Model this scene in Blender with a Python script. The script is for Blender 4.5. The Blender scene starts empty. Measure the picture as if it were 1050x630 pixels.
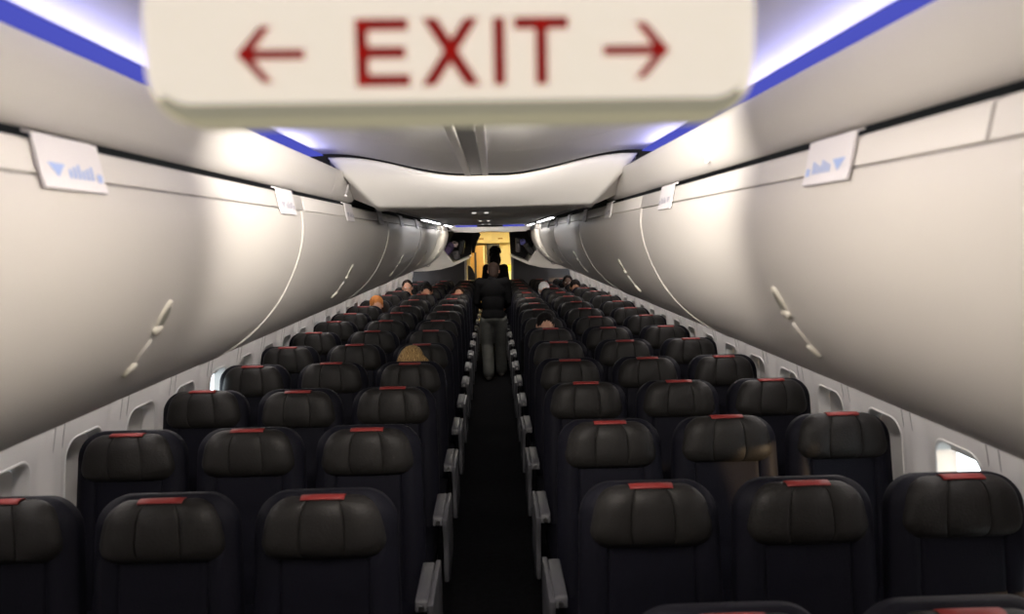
import bpy, bmesh, math, random
from mathutils import Vector, Matrix, noise

random.seed(7)
S = bpy.context.scene
COL = S.collection
PI = math.pi
EYE = 1.93                       # eye height above the cabin floor

# ------------------------------------------------------------------ camera
cam_d = bpy.data.cameras.new('camera')
cam = bpy.data.objects.new('camera', cam_d)
COL.objects.link(cam)
cam_d.sensor_width = 36.0
cam_d.lens = 36.0 * 760.0 / 1050.0
cam_d.clip_start = 0.02
cam_d.clip_end = 200
cam.location = (0.03, 0.0, EYE)
cam.rotation_euler = (Matrix.Rotation(math.radians(-1.41), 4, 'Z')
                      @ Matrix.Rotation(math.radians(90 - 5.44), 4, 'X')
                      @ Matrix.Rotation(math.radians(-1.05), 4, 'Z')).to_euler()
cam_d.dof.use_dof = True
cam_d.dof.focus_distance = 6.5
cam_d.dof.aperture_fstop = 3.3
S.camera = cam

# ------------------------------------------------------------------ light, sky, exposure
S.view_settings.view_transform = 'Standard'
S.view_settings.look = 'None'
S.view_settings.gamma = 1.0
S.view_settings.use_curve_mapping = False
S.view_settings.exposure = 0.0

W = bpy.data.worlds.new('sky')
S.world = W
W.use_nodes = True
bgn = W.node_tree.nodes['Background']
bgn.inputs[0].default_value = (0.90, 0.96, 1.0, 1)
bgn.inputs[1].default_value = 5.0

sun_d = bpy.data.lights.new('sun', 'SUN')
sun = bpy.data.objects.new('sun', sun_d)
COL.objects.link(sun)
sun_d.energy = 8.0
sun_d.color = (1.0, 0.62, 0.30)
sun_d.angle = math.radians(2.5)
sun.rotation_euler = Vector((-0.72, 0.45, -0.05)).to_track_quat('-Z', 'Y').to_euler()

DOME_FILL = 28.0           # added dome lamp out of sight behind the exit sign (emission strength)
WEDGE_FILL = 24.0       # added lamp aimed aft to light wave panel and bins (watts)
FORE_FILL = 0.4  # unseen lamp added behind the camera
COVE = 4.2
WASH = 16.0
STRIP = 9.0
GALLEY = 26.0

# ------------------------------------------------------------------ materials
def mat(name, col, rough=0.6, metal=0.0, spec=0.5, bump=0.0, bscale=80.0, var=0.0, vscale=6.0,
        emit=None, estr=0.0, sheen=0.0):
    m = bpy.data.materials.new(name)
    m.use_nodes = True
    nt = m.node_tree
    b = nt.nodes['Principled BSDF']
    b.inputs['Base Color'].default_value = (*col, 1)
    b.inputs['Roughness'].default_value = rough
    b.inputs['Metallic'].default_value = metal
    b.inputs['Specular IOR Level'].default_value = spec
    if sheen:
        b.inputs['Sheen Weight'].default_value = sheen
    tc = nt.nodes.new('ShaderNodeTexCoord')
    if var > 0:
        n = nt.nodes.new('ShaderNodeTexNoise')
        n.inputs['Scale'].default_value = vscale
        n.inputs['Detail'].default_value = 4
        r = nt.nodes.new('ShaderNodeValToRGB')
        r.color_ramp.elements[0].position = 0.3
        r.color_ramp.elements[1].position = 0.7
        r.color_ramp.elements[0].color = (*[c * (1 - var) for c in col], 1)
        r.color_ramp.elements[1].color = (*[min(1, c * (1 + var)) for c in col], 1)
        nt.links.new(tc.outputs['Object'], n.inputs['Vector'])
        nt.links.new(n.outputs['Fac'], r.inputs['Fac'])
        nt.links.new(r.outputs['Color'], b.inputs['Base Color'])
    if bump > 0:
        n2 = nt.nodes.new('ShaderNodeTexNoise')
        n2.inputs['Scale'].default_value = bscale
        n2.inputs['Detail'].default_value = 3
        bp = nt.nodes.new('ShaderNodeBump')
        bp.inputs['Strength'].default_value = bump
        bp.inputs['Distance'].default_value = 0.004
        nt.links.new(tc.outputs['Object'], n2.inputs['Vector'])
        nt.links.new(n2.outputs['Fac'], bp.inputs['Height'])
        nt.links.new(bp.outputs['Normal'], b.inputs['Normal'])
    if emit:
        b.inputs['Emission Color'].default_value = (*emit, 1)
        b.inputs['Emission Strength'].default_value = estr
    return m

M = {}
M['bin'] = mat('bin_plastic', (0.66, 0.63, 0.59), 0.45, bump=0.05, bscale=300)
M['rail'] = mat('rail_plastic', (0.76, 0.73, 0.69), 0.45)
M['valance'] = mat('valance_plastic', (0.74, 0.71, 0.68), 0.5)
M['ceiling'] = mat('ceiling_plastic', (0.72, 0.71, 0.70), 0.55)
M['arch'] = mat('arch_plastic', (0.84, 0.82, 0.79), 0.5)
M['lowceil'] = mat('low_ceiling_plastic', (0.78, 0.75, 0.70), 0.5)
M['fascia'] = mat('fascia_plastic', (0.42, 0.41, 0.40), 0.5)
M['track'] = mat('track_grey', (0.30, 0.30, 0.30), 0.4)
M['tracktrim'] = mat('track_trim', (0.88, 0.86, 0.83), 0.4)
M['black'] = mat('black_gap', (0.010, 0.010, 0.010), 0.8)
M['hull'] = mat('hull_lining', (0.03, 0.03, 0.03), 0.9)
M['wall'] = mat('sidewall_plastic', (0.66, 0.64, 0.62), 0.5, bump=0.06, bscale=260)
M['joint'] = mat('panel_joint_shade', (0.36, 0.35, 0.34), 0.6)  # grey carries the shade at the wall ribs' edges
M['shade'] = mat('window_shade', (0.56, 0.54, 0.51), 0.5)
M['bezel'] = mat('window_bezel', (0.66, 0.65, 0.63), 0.4)
M['carpet'] = mat('carpet', (0.006, 0.006, 0.007), 0.95, spec=0.02, bump=0.5, bscale=400, var=0.35, vscale=30)
M['navy'] = mat('navy_leather', (0.0030, 0.0030, 0.0066), 0.65, spec=0.12, bump=0.25, bscale=160, var=0.15)
M['leather'] = mat('charcoal_leather', (0.0105, 0.0096, 0.0090), 0.55, spec=0.20, bump=0.30, bscale=130, var=0.2, vscale=9)
M['red'] = mat('red_tab', (0.17, 0.008, 0.006), 0.6, bump=0.2, bscale=300)
M['grey'] = mat('armrest_grey', (0.065, 0.065, 0.074), 0.5)
M['darkplastic'] = mat('dark_plastic', (0.02, 0.02, 0.023), 0.5)
M['steel'] = mat('steel', (0.35, 0.35, 0.36), 0.35, metal=1.0)
M['sign'] = mat('sign_plastic', (0.80, 0.745, 0.63), 0.45, emit=(1.0, 0.885, 0.71), estr=0.76)
M['signrimshade'] = mat('sign_rim_shade', (0.56, 0.52, 0.40), 0.5, emit=(1.0, 0.93, 0.66), estr=0.24)  # olive tone holds the shade of the sign's lower bevel
M['signred'] = mat('sign_red', (0.42, 0.022, 0.018), 0.5, emit=(0.75, 0.03, 0.02), estr=0.22)
M['placard'] = mat('placard_white', (0.86, 0.83, 0.84), 0.5)
M['blueink'] = mat('placard_ink', (0.42, 0.55, 0.88), 0.6)
M['greyink'] = mat('placard_grey_ink', (0.50, 0.49, 0.56), 0.6)
M['latch'] = mat('latch_cream', (0.76, 0.73, 0.64), 0.35)
M['latchdark'] = mat('latch_recess', (0.26, 0.25, 0.21), 0.6)
M['bulkhead'] = mat('bulkhead_dark', (0.040, 0.038, 0.042), 0.6)
M['galley'] = mat('galley_cream', (0.84, 0.74, 0.48), 0.5)
M['galleybrown'] = mat('galley_brown', (0.42, 0.24, 0.07), 0.5)
M['galleydark'] = mat('galley_dark', (0.02, 0.02, 0.03), 0.4)
M['post'] = mat('post_grey', (0.30, 0.29, 0.28), 0.5)

def lamp_mat(name, col, s):
    m = bpy.data.materials.new(name)
    m.use_nodes = True
    nt = m.node_tree
    nt.nodes.remove(nt.nodes['Principled BSDF'])
    e = nt.nodes.new('ShaderNodeEmission')
    e.inputs[0].default_value = (*col, 1)
    e.inputs[1].default_value = s
    nt.links.new(e.outputs[0], nt.nodes['Material Output'].inputs[0])
    return m

M['dome'] = lamp_mat('dome_fill_lamp', (1.0, 0.90, 0.78), DOME_FILL)
M['fore'] = lamp_mat('fore_fill_lamp', (1.0, 0.90, 0.76), FORE_FILL)
M['aftfill'] = lamp_mat('aft_fill_lamp', (1.0, 0.92, 0.82), 34.0)
M['coveblue'] = lamp_mat('cove_led_blue', (0.12, 0.14, 0.80), 0.65)
M['wash'] = lamp_mat('sidewall_led', (1.0, 0.93, 0.90), WASH)
M['strip'] = lamp_mat('strip_lamp', (0.95, 0.95, 1.0), STRIP)
M['dot'] = lamp_mat('dot_lamp', (1.0, 0.95, 0.9), 0.8)
M['galleylamp'] = lamp_mat('galley_lamp', (1.0, 0.82, 0.44), GALLEY)

def glass_mat():
    m = bpy.data.materials.new('window_glass')
    m.use_nodes = True
    nt = m.node_tree
    nt.nodes.remove(nt.nodes['Principled BSDF'])
    t = nt.nodes.new('ShaderNodeBsdfTransparent')
    t.inputs[0].default_value = (0.93, 0.96, 0.97, 1)
    g = nt.nodes.new('ShaderNodeBsdfGlossy')
    g.inputs['Roughness'].default_value = 0.05
    mx = nt.nodes.new('ShaderNodeMixShader')
    mx.inputs[0].default_value = 0.06
    nt.links.new(t.outputs[0], mx.inputs[1])
    nt.links.new(g.outputs[0], mx.inputs[2])
    nt.links.new(mx.outputs[0], nt.nodes['Material Output'].inputs[0])
    return m
M['glass'] = glass_mat()

# ------------------------------------------------------------------ helpers
def link_mesh(name, me, m=None, parent=None, smooth=False):
    o = bpy.data.objects.new(name, me)
    COL.objects.link(o)
    if m is not None:
        for k in (m if isinstance(m, list) else [m]):
            me.materials.append(k)
    if parent is not None:
        o.parent = parent
    if smooth:
        for p in me.polygons:
            p.use_smooth = True
    return o

def tag(o, label=None, cat=None, group=None, kind=None):
    if label: o['label'] = label
    if cat: o['category'] = cat
    if group: o['group'] = group
    if kind: o['kind'] = kind
    return o

def empty(name, loc=(0, 0, 0), label=None, cat=None, group=None, kind=None):
    o = bpy.data.objects.new(name, None)
    o.empty_display_size = 0.05
    COL.objects.link(o)
    o.location = loc
    return tag(o, label, cat, group, kind)

class MB:
    def __init__(self):
        self.v = []
        self.f = []
    def add(self, vs, fs):
        n = len(self.v)
        self.v += [tuple(p) for p in vs]
        self.f += [tuple(i + n for i in q) for q in fs]
        return self
    def box(self, c, s, rot=None):
        hx, hy, hz = s[0] / 2, s[1] / 2, s[2] / 2
        vs = [Vector((x, y, z)) for x in (-hx, hx) for y in (-hy, hy) for z in (-hz, hz)]
        if rot is not None:
            vs = [rot @ p for p in vs]
        vs = [p + Vector(c) for p in vs]
        return self.add(vs, [(0, 1, 3, 2), (4, 6, 7, 5), (0, 4, 5, 1), (2, 3, 7, 6), (0, 2, 6, 4), (1, 5, 7, 3)])
    def prism(self, poly, a, b, axis='y'):
        """poly: list of 2D points; extruded from a to b along the axis"""
        def P(p, t):
            if axis == 'y': return (p[0], t, p[1])
            if axis == 'x': return (t, p[0], p[1])
            return (p[0], p[1], t)
        n = len(poly)
        vs = [P(p, a) for p in poly] + [P(p, b) for p in poly]
        fs = [(i, (i + 1) % n, n + (i + 1) % n, n + i) for i in range(n)]
        fs += [tuple(range(n - 1, -1, -1)), tuple(range(n, 2 * n))]
        return self.add(vs, fs)
    def sheet(self, poly, a, b, axis='y', th=0.006):
        """open profile given a thickness, extruded"""
        P = [Vector(p) for p in poly]
        off = []
        for i in range(len(P)):
            t = (P[min(i + 1, len(P) - 1)] - P[max(i - 1, 0)]).normalized()
            off.append(P[i] + Vector((-t.y, t.x)) * th)
        n = len(P)
        # quads strip so that concave outlines are fine
        def Q(p, t):
            return (p[0], t, p[1]) if axis == 'y' else (t, p[0], p[1])
        vs = [Q(p, a) for p in P] + [Q(p, a) for p in off] + [Q(p, b) for p in P] + [Q(p, b) for p in off]
        fs = []
        for i in range(n - 1):
            fs += [(i, i + 1, 2 * n + i + 1, 2 * n + i), (n + i + 1, n + i, 3 * n + i, 3 * n + i + 1),
                   (i + 1, i, n + i, n + i + 1), (2 * n + i, 2 * n + i + 1, 3 * n + i + 1, 3 * n + i)]
        fs += [(0, 2 * n, 3 * n, n), (n - 1, 2 * n - 1, 4 * n - 1, 3 * n - 1)]
        return self.add(vs, fs)
    def tube(self, pts, rads, seg=10, cap=True):
        pts = [Vector(p) for p in pts]
        if not isinstance(rads, (list, tuple)):
            rads = [rads] * len(pts)
        vs, fs = [], []
        up = None
        for i, p in enumerate(pts):
            t = (pts[min(i + 1, len(pts) - 1)] - pts[max(i - 1, 0)]).normalized()
            if up is None:
                up = Vector((0, 0, 1)) if abs(t.z) < 0.9 else Vector((1, 0, 0))
            a = t.cross(up).normalized()
            b = a.cross(t).normalized()
            up = b
            for k in range(seg):
                an = 2 * PI * k / seg
                vs.append(p + (a * math.cos(an) + b * math.sin(an)) * rads[i])
        for i in range(len(pts) - 1):
            for k in range(seg):
                fs.append((i * seg + k, i * seg + (k + 1) % seg, (i + 1) * seg + (k + 1) % seg, (i + 1) * seg + k))
        if cap:
            fs.append(tuple(range(seg - 1, -1, -1)))
            fs.append(tuple((len(pts) - 1) * seg + k for k in range(seg)))
        return self.add(vs, fs)
    def ball(self, c, r, seg=16, rings=10, rot=None):
        if not isinstance(r, (list, tuple)):
            r = (r, r, r)
        vs, fs = [], []
        c = Vector(c)
        for i in range(rings + 1):
            th = PI * i / rings
            for k in range(seg):
                ph = 2 * PI * k / seg
                p = Vector((r[0] * math.sin(th) * math.cos(ph), r[1] * math.sin(th) * math.sin(ph), r[2] * math.cos(th)))
                if rot is not None: p = rot @ p
                vs.append(c + p)
        for i in range(rings):
            for k in range(seg):
                fs.append((i * seg + k, (i + 1) * seg + k, (i + 1) * seg + (k + 1) % seg, i * seg + (k + 1) % seg))
        return self.add(vs, fs)
    def loft(self, rings, seg=20):
        """rings: (center, rx, ry) horizontal-ish ellipses"""
        vs, fs = [], []
        for c, rx, ry in rings:
            for k in range(seg):
                an = 2 * PI * k / seg
                vs.append((c[0] + rx * math.cos(an), c[1] + ry * math.sin(an), c[2]))
        for i in range(len(rings) - 1):
            for k in range(seg):
                fs.append((i * seg + k, i * seg + (k + 1) % seg, (i + 1) * seg + (k + 1) % seg, (i + 1) * seg + k))
        fs.append(tuple(range(seg - 1, -1, -1)))
        fs.append(tuple((len(rings) - 1) * seg + k for k in range(seg)))
        return self.add(vs, fs)
    def mesh(self, name, bevel=0.0, segs=2, merge=True):
        me = bpy.data.meshes.new(name)
        bm = bmesh.new()
        vv = [bm.verts.new(p) for p in self.v]
        for q in self.f:
            try:
                bm.faces.new([vv[i] for i in q])
            except ValueError:
                pass
        if merge:
            bmesh.ops.remove_doubles(bm, verts=bm.verts[:], dist=1e-5)
        bmesh.ops.recalc_face_normals(bm, faces=bm.faces[:])
        if bevel > 0:
            es = [e for e in bm.edges if len(e.link_faces) == 2 and e.calc_face_angle(0) > 0.6]
            bmesh.ops.bevel(bm, geom=es, offset=bevel, segments=segs, affect='EDGES', profile=0.5, clamp_overlap=True)
        bm.to_mesh(me)
        bm.free()
        return me
    def build(self, name, m, parent=None, smooth=False, bevel=0.0, segs=2):
        o = link_mesh(name, self.mesh(name, bevel, segs), m, parent)
        if smooth:
            for p in o.data.polygons: p.use_smooth = True
        elif bevel > 0:
            set_auto(o.data, 40)
        return o

def set_auto(me, deg):
    for p in me.polygons: p.use_smooth = True
    bm = bmesh.new()
    bm.from_mesh(me)
    lim = math.radians(deg)
    for e in bm.edges:
        if len(e.link_faces) == 2:
            e.smooth = e.calc_face_angle(0) < lim
    bm.to_mesh(me)
    bm.free()

def struct(o):
    o['kind'] = 'structure'
    return o

def taper(y):
    return max(0.0, y - 9.0) * 0.045

def smoothstep(a, b, t):
    t = max(0.0, min(1.0, (t - a) / (b - a)))
    return t * t * (3 - 2 * t)

Y0, Y1 = -1.7, 13.75           # cabin ends (front wall behind the eye, aft bulkhead)

# ================================================================== STRUCTURE
# floor
fl = MB().box((0, 7.0, -0.02), (3.5, 17.6, 0.04)).build('floor', M['carpet'])
struct(fl)

# fuselage shell over the bins (keeps the daylight out)
hp = [(-1.86, 1.40), (-1.84, 1.75), (-1.55, 2.15), (-1.0, 2.42), (0, 2.52), (1.0, 2.42), (1.55, 2.15), (1.84, 1.75), (1.86, 1.40)]
o = MB().sheet(hp, Y0 - 0.1, 16.3, 'y', 0.02).build('ceiling_shell', M['hull'])
struct(o)
struct(MB().box((0, Y0 - 0.05, 1.2), (3.8, 0.08, 2.7)).build('wall_front', M['bulkhead']))
struct(MB().box((0, 16.25, 1.2), (3.8, 0.08, 2.7)).build('wall_back', M['galley']))

# ---- side walls with window openings
def xw(z):
    return 1.72 - 0.22 * max(0.0, z - 0.85) ** 1.5

WCZ, WHY, WHZ, WR = 0.955, 0.136, 0.190, 0.066
PITCH = 0.508
def rrect(hy, hz, r, n=8):
    pts = []
    for (sy, sz, a0) in ((1, 1, 0), (-1, 1, 90), (-1, -1, 180), (1, -1, 270)):
        for k in range(n + 1):
            a = math.radians(a0 + 90 * k / n)
            pts.append((sy * (hy - r) + r * math.cos(a), sz * (hz - r) + r * math.sin(a)))
    return pts

def wall_x(y, z, cy):
    e = abs(y - cy) - PITCH / 2
    pil = 0.030 * (1 - smoothstep(0.035, 0.075, abs(e))) * smoothstep(0.5, 0.75, z)
    return xw(z) - pil - taper(y)

def wall_mesh(side):
    mb = MB()
    for k in range(-9, 22):
        cy = 2.57 + PITCH * k
        ya, yb = cy - PITCH / 2, cy + PITCH / 2
        zlo, zhi = 0.62, 1.30
        inner = rrect(WHY, WHZ, WR)
        n = len(inner)
        L = []
        for (dy, dz) in inner:
            # push out to the bay rectangle along the ray from the window centre
            sy = (PITCH / 2) / max(abs(dy), 1e-6)
            hz = (zhi - WCZ) if dz > 0 else (WCZ - zlo)
            sz = hz / max(abs(dz), 1e-6)
            s = min(sy, sz)
            L.append(((dy, dz), (dy * s, dz * s)))
        # make sure that the four corners exist: snap nearest ray to the corner
        for (qy, qz) in ((PITCH / 2, zhi - WCZ), (-PITCH / 2, zhi - WCZ), (-PITCH / 2, zlo - WCZ), (PITCH / 2, zlo - WCZ)):
            j = min(range(n), key=lambda i: (L[i][1][0] - qy) ** 2 + (L[i][1][1] - qz) ** 2)
            L[j] = (L[j][0], (qy, qz))
        rings = []
        solid = k < -1
        lev = 7
        for t in range(lev + 1):
            f = t / lev
            ring = []
            for a, b in L:
                y = cy + a[0] * (1 - f) + b[0] * f
                z = WCZ + a[1] * (1 - f) + b[1] * f
                ring.append((side * wall_x(y, z, cy), y, z))
            rings.append(ring)
        vs = [p for r in rings for p in r]
        fs = []
        for t in range(lev):
            for i in range(n):
                j = (i + 1) % n
                fs.append((t * n + i, t * n + j, (t + 1) * n + j, (t + 1) * n + i))
        if solid:
            fs.append(tuple(range(n)))
        mb.add(vs, fs)
        # above and below the window belt
        for (za, zb, nz) in ((0.0, zlo, 4), (zhi, 1.62, 4)):
            ny = 10
            vs, fs = [], []
            for a in range(ny + 1):
                for c in range(nz + 1):
                    y = ya + (yb - ya) * a / ny
                    z = za + (zb - za) * c / nz
                    vs.append((side * wall_x(y, z, cy), y, z))
            for a in range(ny):
                for c in range(nz):
                    q = a * (nz + 1) + c
                    fs.append((q, q + 1, q + nz + 2, q + nz + 1))
            mb.add(vs, fs)
    return mb

for side, nm in ((-1, 'wall_left'), (1, 'wall_right')):
    o = wall_mesh(side).build(nm, M['wall'], smooth=True)
    struct(o)

# outer skin below/above the window belt so that no light leaks round the lining
for side, nm in ((-1, 'wall_left_skin'), (1, 'wall_right_skin')):
    mb = MB()
    mb.box((side * 1.88, 7.2, 0.34), (0.02, 18.0, 0.74))
    mb.box((side * 1.87, 7.2, 1.38), (0.02, 18.0, 0.36))
    struct(mb.build(nm, M['hull']))

# grey joint lines by each window rib; their dark tone paints its edge shade
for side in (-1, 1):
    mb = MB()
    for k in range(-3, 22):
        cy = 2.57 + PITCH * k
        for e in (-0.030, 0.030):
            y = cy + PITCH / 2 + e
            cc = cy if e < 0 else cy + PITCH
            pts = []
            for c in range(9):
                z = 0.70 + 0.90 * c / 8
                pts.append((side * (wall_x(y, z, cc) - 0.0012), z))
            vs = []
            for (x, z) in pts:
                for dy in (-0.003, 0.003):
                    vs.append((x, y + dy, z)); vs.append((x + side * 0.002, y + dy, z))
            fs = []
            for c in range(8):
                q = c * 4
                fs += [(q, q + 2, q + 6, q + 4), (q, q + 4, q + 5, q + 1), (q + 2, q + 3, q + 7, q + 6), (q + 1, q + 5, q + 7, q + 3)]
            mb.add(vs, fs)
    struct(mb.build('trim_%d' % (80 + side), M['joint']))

# windows
win_n = 0
def window(side, k, shade_drop):
    """shade_drop: 1 = fully down, 0 = fully up"""
    global win_n
    win_n += 1
    cy = 2.57 + PITCH * k
    xs = wall_x(cy, WCZ, cy)
    r = empty('window_%d' % win_n, (side * xs, cy, WCZ))
    r['kind'] = 'structure'
    def W3(dy, dz, depth):
        return (side * (wall_x(cy + dy, WCZ + dz, cy) + depth) - side * xs, dy, dz)
    # bezel: raised lip, then a reveal that narrows outwards
    steps = [(1.05, -0.001), (1.035, -0.004), (1.00, -0.004), (0.975, 0.004), (0.95, 0.048), (0.89, 0.070)]
    vs, fs = [], []
    base = rrect(WHY, WHZ, WR)
    n = len(base)
    for s, dep in steps:
        for (dy, dz) in base:
            vs.append(W3(dy * s, dz * s, dep))
    for t in range(len(steps) - 1):
        for i in range(n):
            j = (i + 1) % n
            fs.append((t * n + i, t * n + j, (t + 1) * n + j, (t + 1) * n + i))
    MB().add(vs, fs).build('window_frame', M['bezel'], r, smooth=True)
    # shade, a curved leaf with a grip lip
    top, bot = WHZ * 0.95, -WHZ * 0.95
    low = top - (top - bot) * shade_drop if shade_drop > 0.05 else top - 0.05
    mb = MB()
    nz = 10
    vs, fs = [], []
    hy = WHY * 0.93
    for dep in (0.052, 0.056):
        for c in range(nz + 1):
            z = top + (low - top) * c / nz
            # narrow the leaf where the opening's corners are round
            e = max(0.0, abs(z) - (WHZ * 0.93 - WR * 0.9)) / (WR * 0.9)
            h = hy - WR * 0.9 * (1 - math.sqrt(max(0.0, 1 - min(1, e) ** 2))) * 0.9
            for d in (-h, -h * 0.5, 0, h * 0.5, h):
                vs.append(W3(d, z, dep))
    N = (nz + 1) * 5
    for c in range(nz):
        for d in range(4):
            q = c * 5 + d
            fs.append((q, q + 1, q + 6, q + 5))
            fs.append((N + q, N + q + 5, N + q + 6, N + q + 1))
    for c in range(nz):
        fs.append((c * 5, c * 5 + 5, N + c * 5 + 5, N + c * 5))
        fs.append((c * 5 + 4, N + c * 5 + 4, N + c * 5 + 9, c * 5 + 9))
    for d in range(4):
        fs.append((d, N + d, N + d + 1, d + 1))
        fs.append((nz * 5 + d, nz * 5 + d + 1, N + nz * 5 + d + 1, N + nz * 5 + d))
    mb.add(vs, fs)
    sh = mb.build('window_shade', M['shade'], r, smooth=False)
    set_auto(sh.data, 30)
    gp = MB().box(W3(0, low + 0.012, 0.050), (0.008, 0.11, 0.012)).build('shade_grip', M['shade'], sh, bevel=0.003)
    # pane
    vs = [W3(dy * 0.87, dz * 0.87, 0.066) for dy, dz in base] + [W3(dy * 0.87, dz * 0.87, 0.070) for dy, dz in base]
    fs = [tuple(range(n)), tuple(range(2 * n - 1, n - 1, -1))] + [(i, (i + 1) % n, n + (i + 1) % n, n + i) for i in range(n)]
    MB().add(vs, fs).build('window_pane', M['glass'], r)

OPEN_L = {4: 0.10, 1: 0.93, 9: 0.2, 15: 0.35, 18: 0.3}
OPEN_R = {0: 0.10, 1: 0.92, -1: 0.86, 14: 0.4, 19: 0.3}
for k in range(-1, 22):
    window(-1, k, OPEN_L.get(k, 1.0))
    window(1, k, OPEN_R.get(k, 1.0))

# ---- ceiling, fore part: sagging skin between the two light coves
def ceil_z(x):
    t = min(1.0, abs(x) / 0.66)
    return EYE + 0.262 + 0.088 * smoothstep(0.12, 0.95, t)
prof = [(-0.70 + 1.40 * i / 40, ceil_z(-0.70 + 1.40 * i / 40)) for i in range(41)]
mb = MB().sheet(prof, Y0, 2.30, 'y', 0.012)
mb.sheet(prof, 2.304, 3.10, 'y', 0.012)
o = mb.build('ceiling', M['ceiling'])
set_auto(o.data, 30)
struct(o)
# centre track: grey channel between two pale rails
mb = MB().box((-0.030, 0.7, EYE + 0.262), (0.046, 4.8, 0.010))
struct(mb.build('trim_1', M['track'], bevel=0.002))
tr = MB()
for sx in (-1, 1):
    tr.box((-0.030 + sx * 0.036, 0.7, EYE + 0.258), (0.024, 4.8, 0.016))
struct(tr.build('trim_2', M['tracktrim'], bevel=0.004))

# cove backs (dark trough behind the valance lip) + LED strips
for side, nm in ((-1, 'trim_3'), (1, 'trim_4')):
    pts = [(side * 0.60, EYE + 0.262), (side * 0.68, EYE + 0.275), (side * 0.735, EYE + 0.33), (side * 0.72, EYE + 0.39)]
    o = MB().sheet(pts, Y0, 3.12, 'y', 0.006 * side).build(nm, M['ceiling'])
    struct(o)

# ---- valances over the bins
VAL = [(0.640, 0.168), (0.622, 0.172), (0.606, 0.188), (0.594, 0.215), (0.585, 0.245), (0.580, 0.270),
       (0.583, 0.281), (0.592, 0.284)]
tn = 5
def valance(side, a, b):
    global tn
    pts = [(side * x, EYE + z) for x, z in VAL]
    o = MB().sheet(pts, a, b, 'y', -0.012 * side).build('trim_%d' % tn, M['valance'])
    tn += 1
    set_auto(o.data, 50)
    struct(o)
    return o
vl = [valance(-1, Y0, 0.40), valance(-1, 0.402, 3.0), valance(-1, 3.003, 3.50)]
vr = [valance(1, Y0, 0.40), valance(1, 0.402, 3.30), valance(1, 3.303, 3.80)]
def latch_cover(side, y, parent):
    mb = MB()
    rot = Matrix.Rotation(side * math.radians(-22), 3, 'Y')
    mb.ball((side * 0.597, y, EYE + 0.218), (0.008, 0.030, 0.034), 16, 10, rot)
    mb.box((side * 0.600, y - side * 0 - 0.014, EYE + 0.188), (0.012, 0.010, 0.008), rot)
    mb.build('latch_cover', M['placard'], parent, smooth=True)
latch_cover(-1, 3.27, vl[2])
latch_cover(1, 3.56, vr[2])
latch_cover(1, 1.98, vr[1])

# ---- white wave panel where the ceiling steps down
def arch_top(x):
    t = min(1.0, abs(x) / 0.62)
    return EYE + 0.254 + 0.082 * smoothstep(0.12, 0.95, t)
nx, nt_ = 40, 8
vs, fs = [], []
for j in range(nt_ + 1):
    f = j / nt_
    for i in range(nx + 1):
        u = -1 + 2 * i / nx
        hw = 0.635 - 0.16 * f
        x = u * hw
        zt = arch_top(u * 0.635)
        zb = EYE + 0.132
        # belly of the panel
        z = zt + (zb - zt) * f
        y = 3.10 + 0.06 * math.sin(f * PI / 2) * 0 + 0.24 * (f ** 1.6)
        vs.append((x, y, z))
for j in range(nt_):
    for i in range(nx):
        q = j * (nx + 1) + i
        fs.append((q, q + 1, q + nx + 2, q + nx + 1))
o = MB().add(vs, fs).build('trim_%d' % tn, M['arch'], smooth=True); tn += 1
sm = o.modifiers.new('thickness', 'SOLIDIFY'); sm.thickness = 0.012; sm.offset = -1
struct(o)
# side cheeks beside the step
for side in (-1, 1):
    vs = [(side * 0.635, 3.12, EYE + 0.32), (side * 0.475, 3.35, EYE + 0.132), (side * 0.475, 3.95, EYE + 0.135), (side * 0.60, 3.95, EYE + 0.172), (side * 0.645, 3.5, EYE + 0.20)]
    o = MB().add(vs, [(0, 1, 2, 3, 4)]).build('trim_%d' % tn, M['valance']); tn += 1
    sm = o.modifiers.new('thickness', 'SOLIDIFY'); sm.thickness = 0.01
    struct(o)
# dark slot above the wave panel
struct(MB().box((0, 3.16, EYE + 0.36), (1.5, 0.02, 0.10)).build('trim_%d' % tn, M['black'])); tn += 1

# ---- low flat ceiling
mb = MB()
edges = [3.34, 4.2, 5.35, 6.5, 7.5, 8.4]
for a, b in zip(edges[:-1], edges[1:]):
    mb.box((0, (a + b) / 2, EYE + 0.142), (0.84, b - a - 0.012, 0.016))
o = mb.build('ceiling_low', M['lowceil'], bevel=0.004)
struct(o)
struct(MB().box((0, 5.87, EYE + 0.157), (0.84, 5.0, 0.012)).build('ceiling_backing', M['black']))
for side in (-1, 1):
    mb = MB()
    for a, b in ((3.9, 4.80), (4.81, 7.25), (7.30, 8.95)):
        mb.sheet([(side * 0.415, EYE + 0.136), (side * 0.49, EYE + 0.142), (side * 0.57, EYE + 0.165)], a, b, 'y', 0.01 * side)
    o = mb.build('trim_%d' % tn, M['fascia']); tn += 1
    struct(o)

# ---- aft high ceiling and second wave panel
prof2 = [(-0.62 + 1.24 * i / 20, EYE + 0.235) for i in range(21)]
struct(MB().sheet(prof2, 8.4, 10.6, 'y', 0.01).build('ceiling_aft', M['ceiling']))
struct(MB().box((0, 8.43, EYE + 0.19), (1.24, 0.012, 0.10)).build('trim_%d' % tn, M['lowceil'])); tn += 1
vs, fs = [], []
for j in range(6):
    f = j / 5
    for i in range(25):
        u = -1 + 2 * i / 24
        x = u * (0.60 - 0.10 * f)
        zt = EYE + 0.140 + 0.015 * abs(u)
        zb = EYE + 0.072 + 0.014 * math.cos(u * PI * 2) * (1 - abs(u)) 
        vs.append((x, 10.4 + 0.03 * f, zt + (zb - zt) * f))
for j in range(5):
    for i in range(24):
        q = j * 25 + i
        fs.append((q, q + 1, q + 26, q + 25))
o = MB().add(vs, fs).build('trim_%d' % tn, M['arch'], smooth=True); tn += 1
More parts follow.
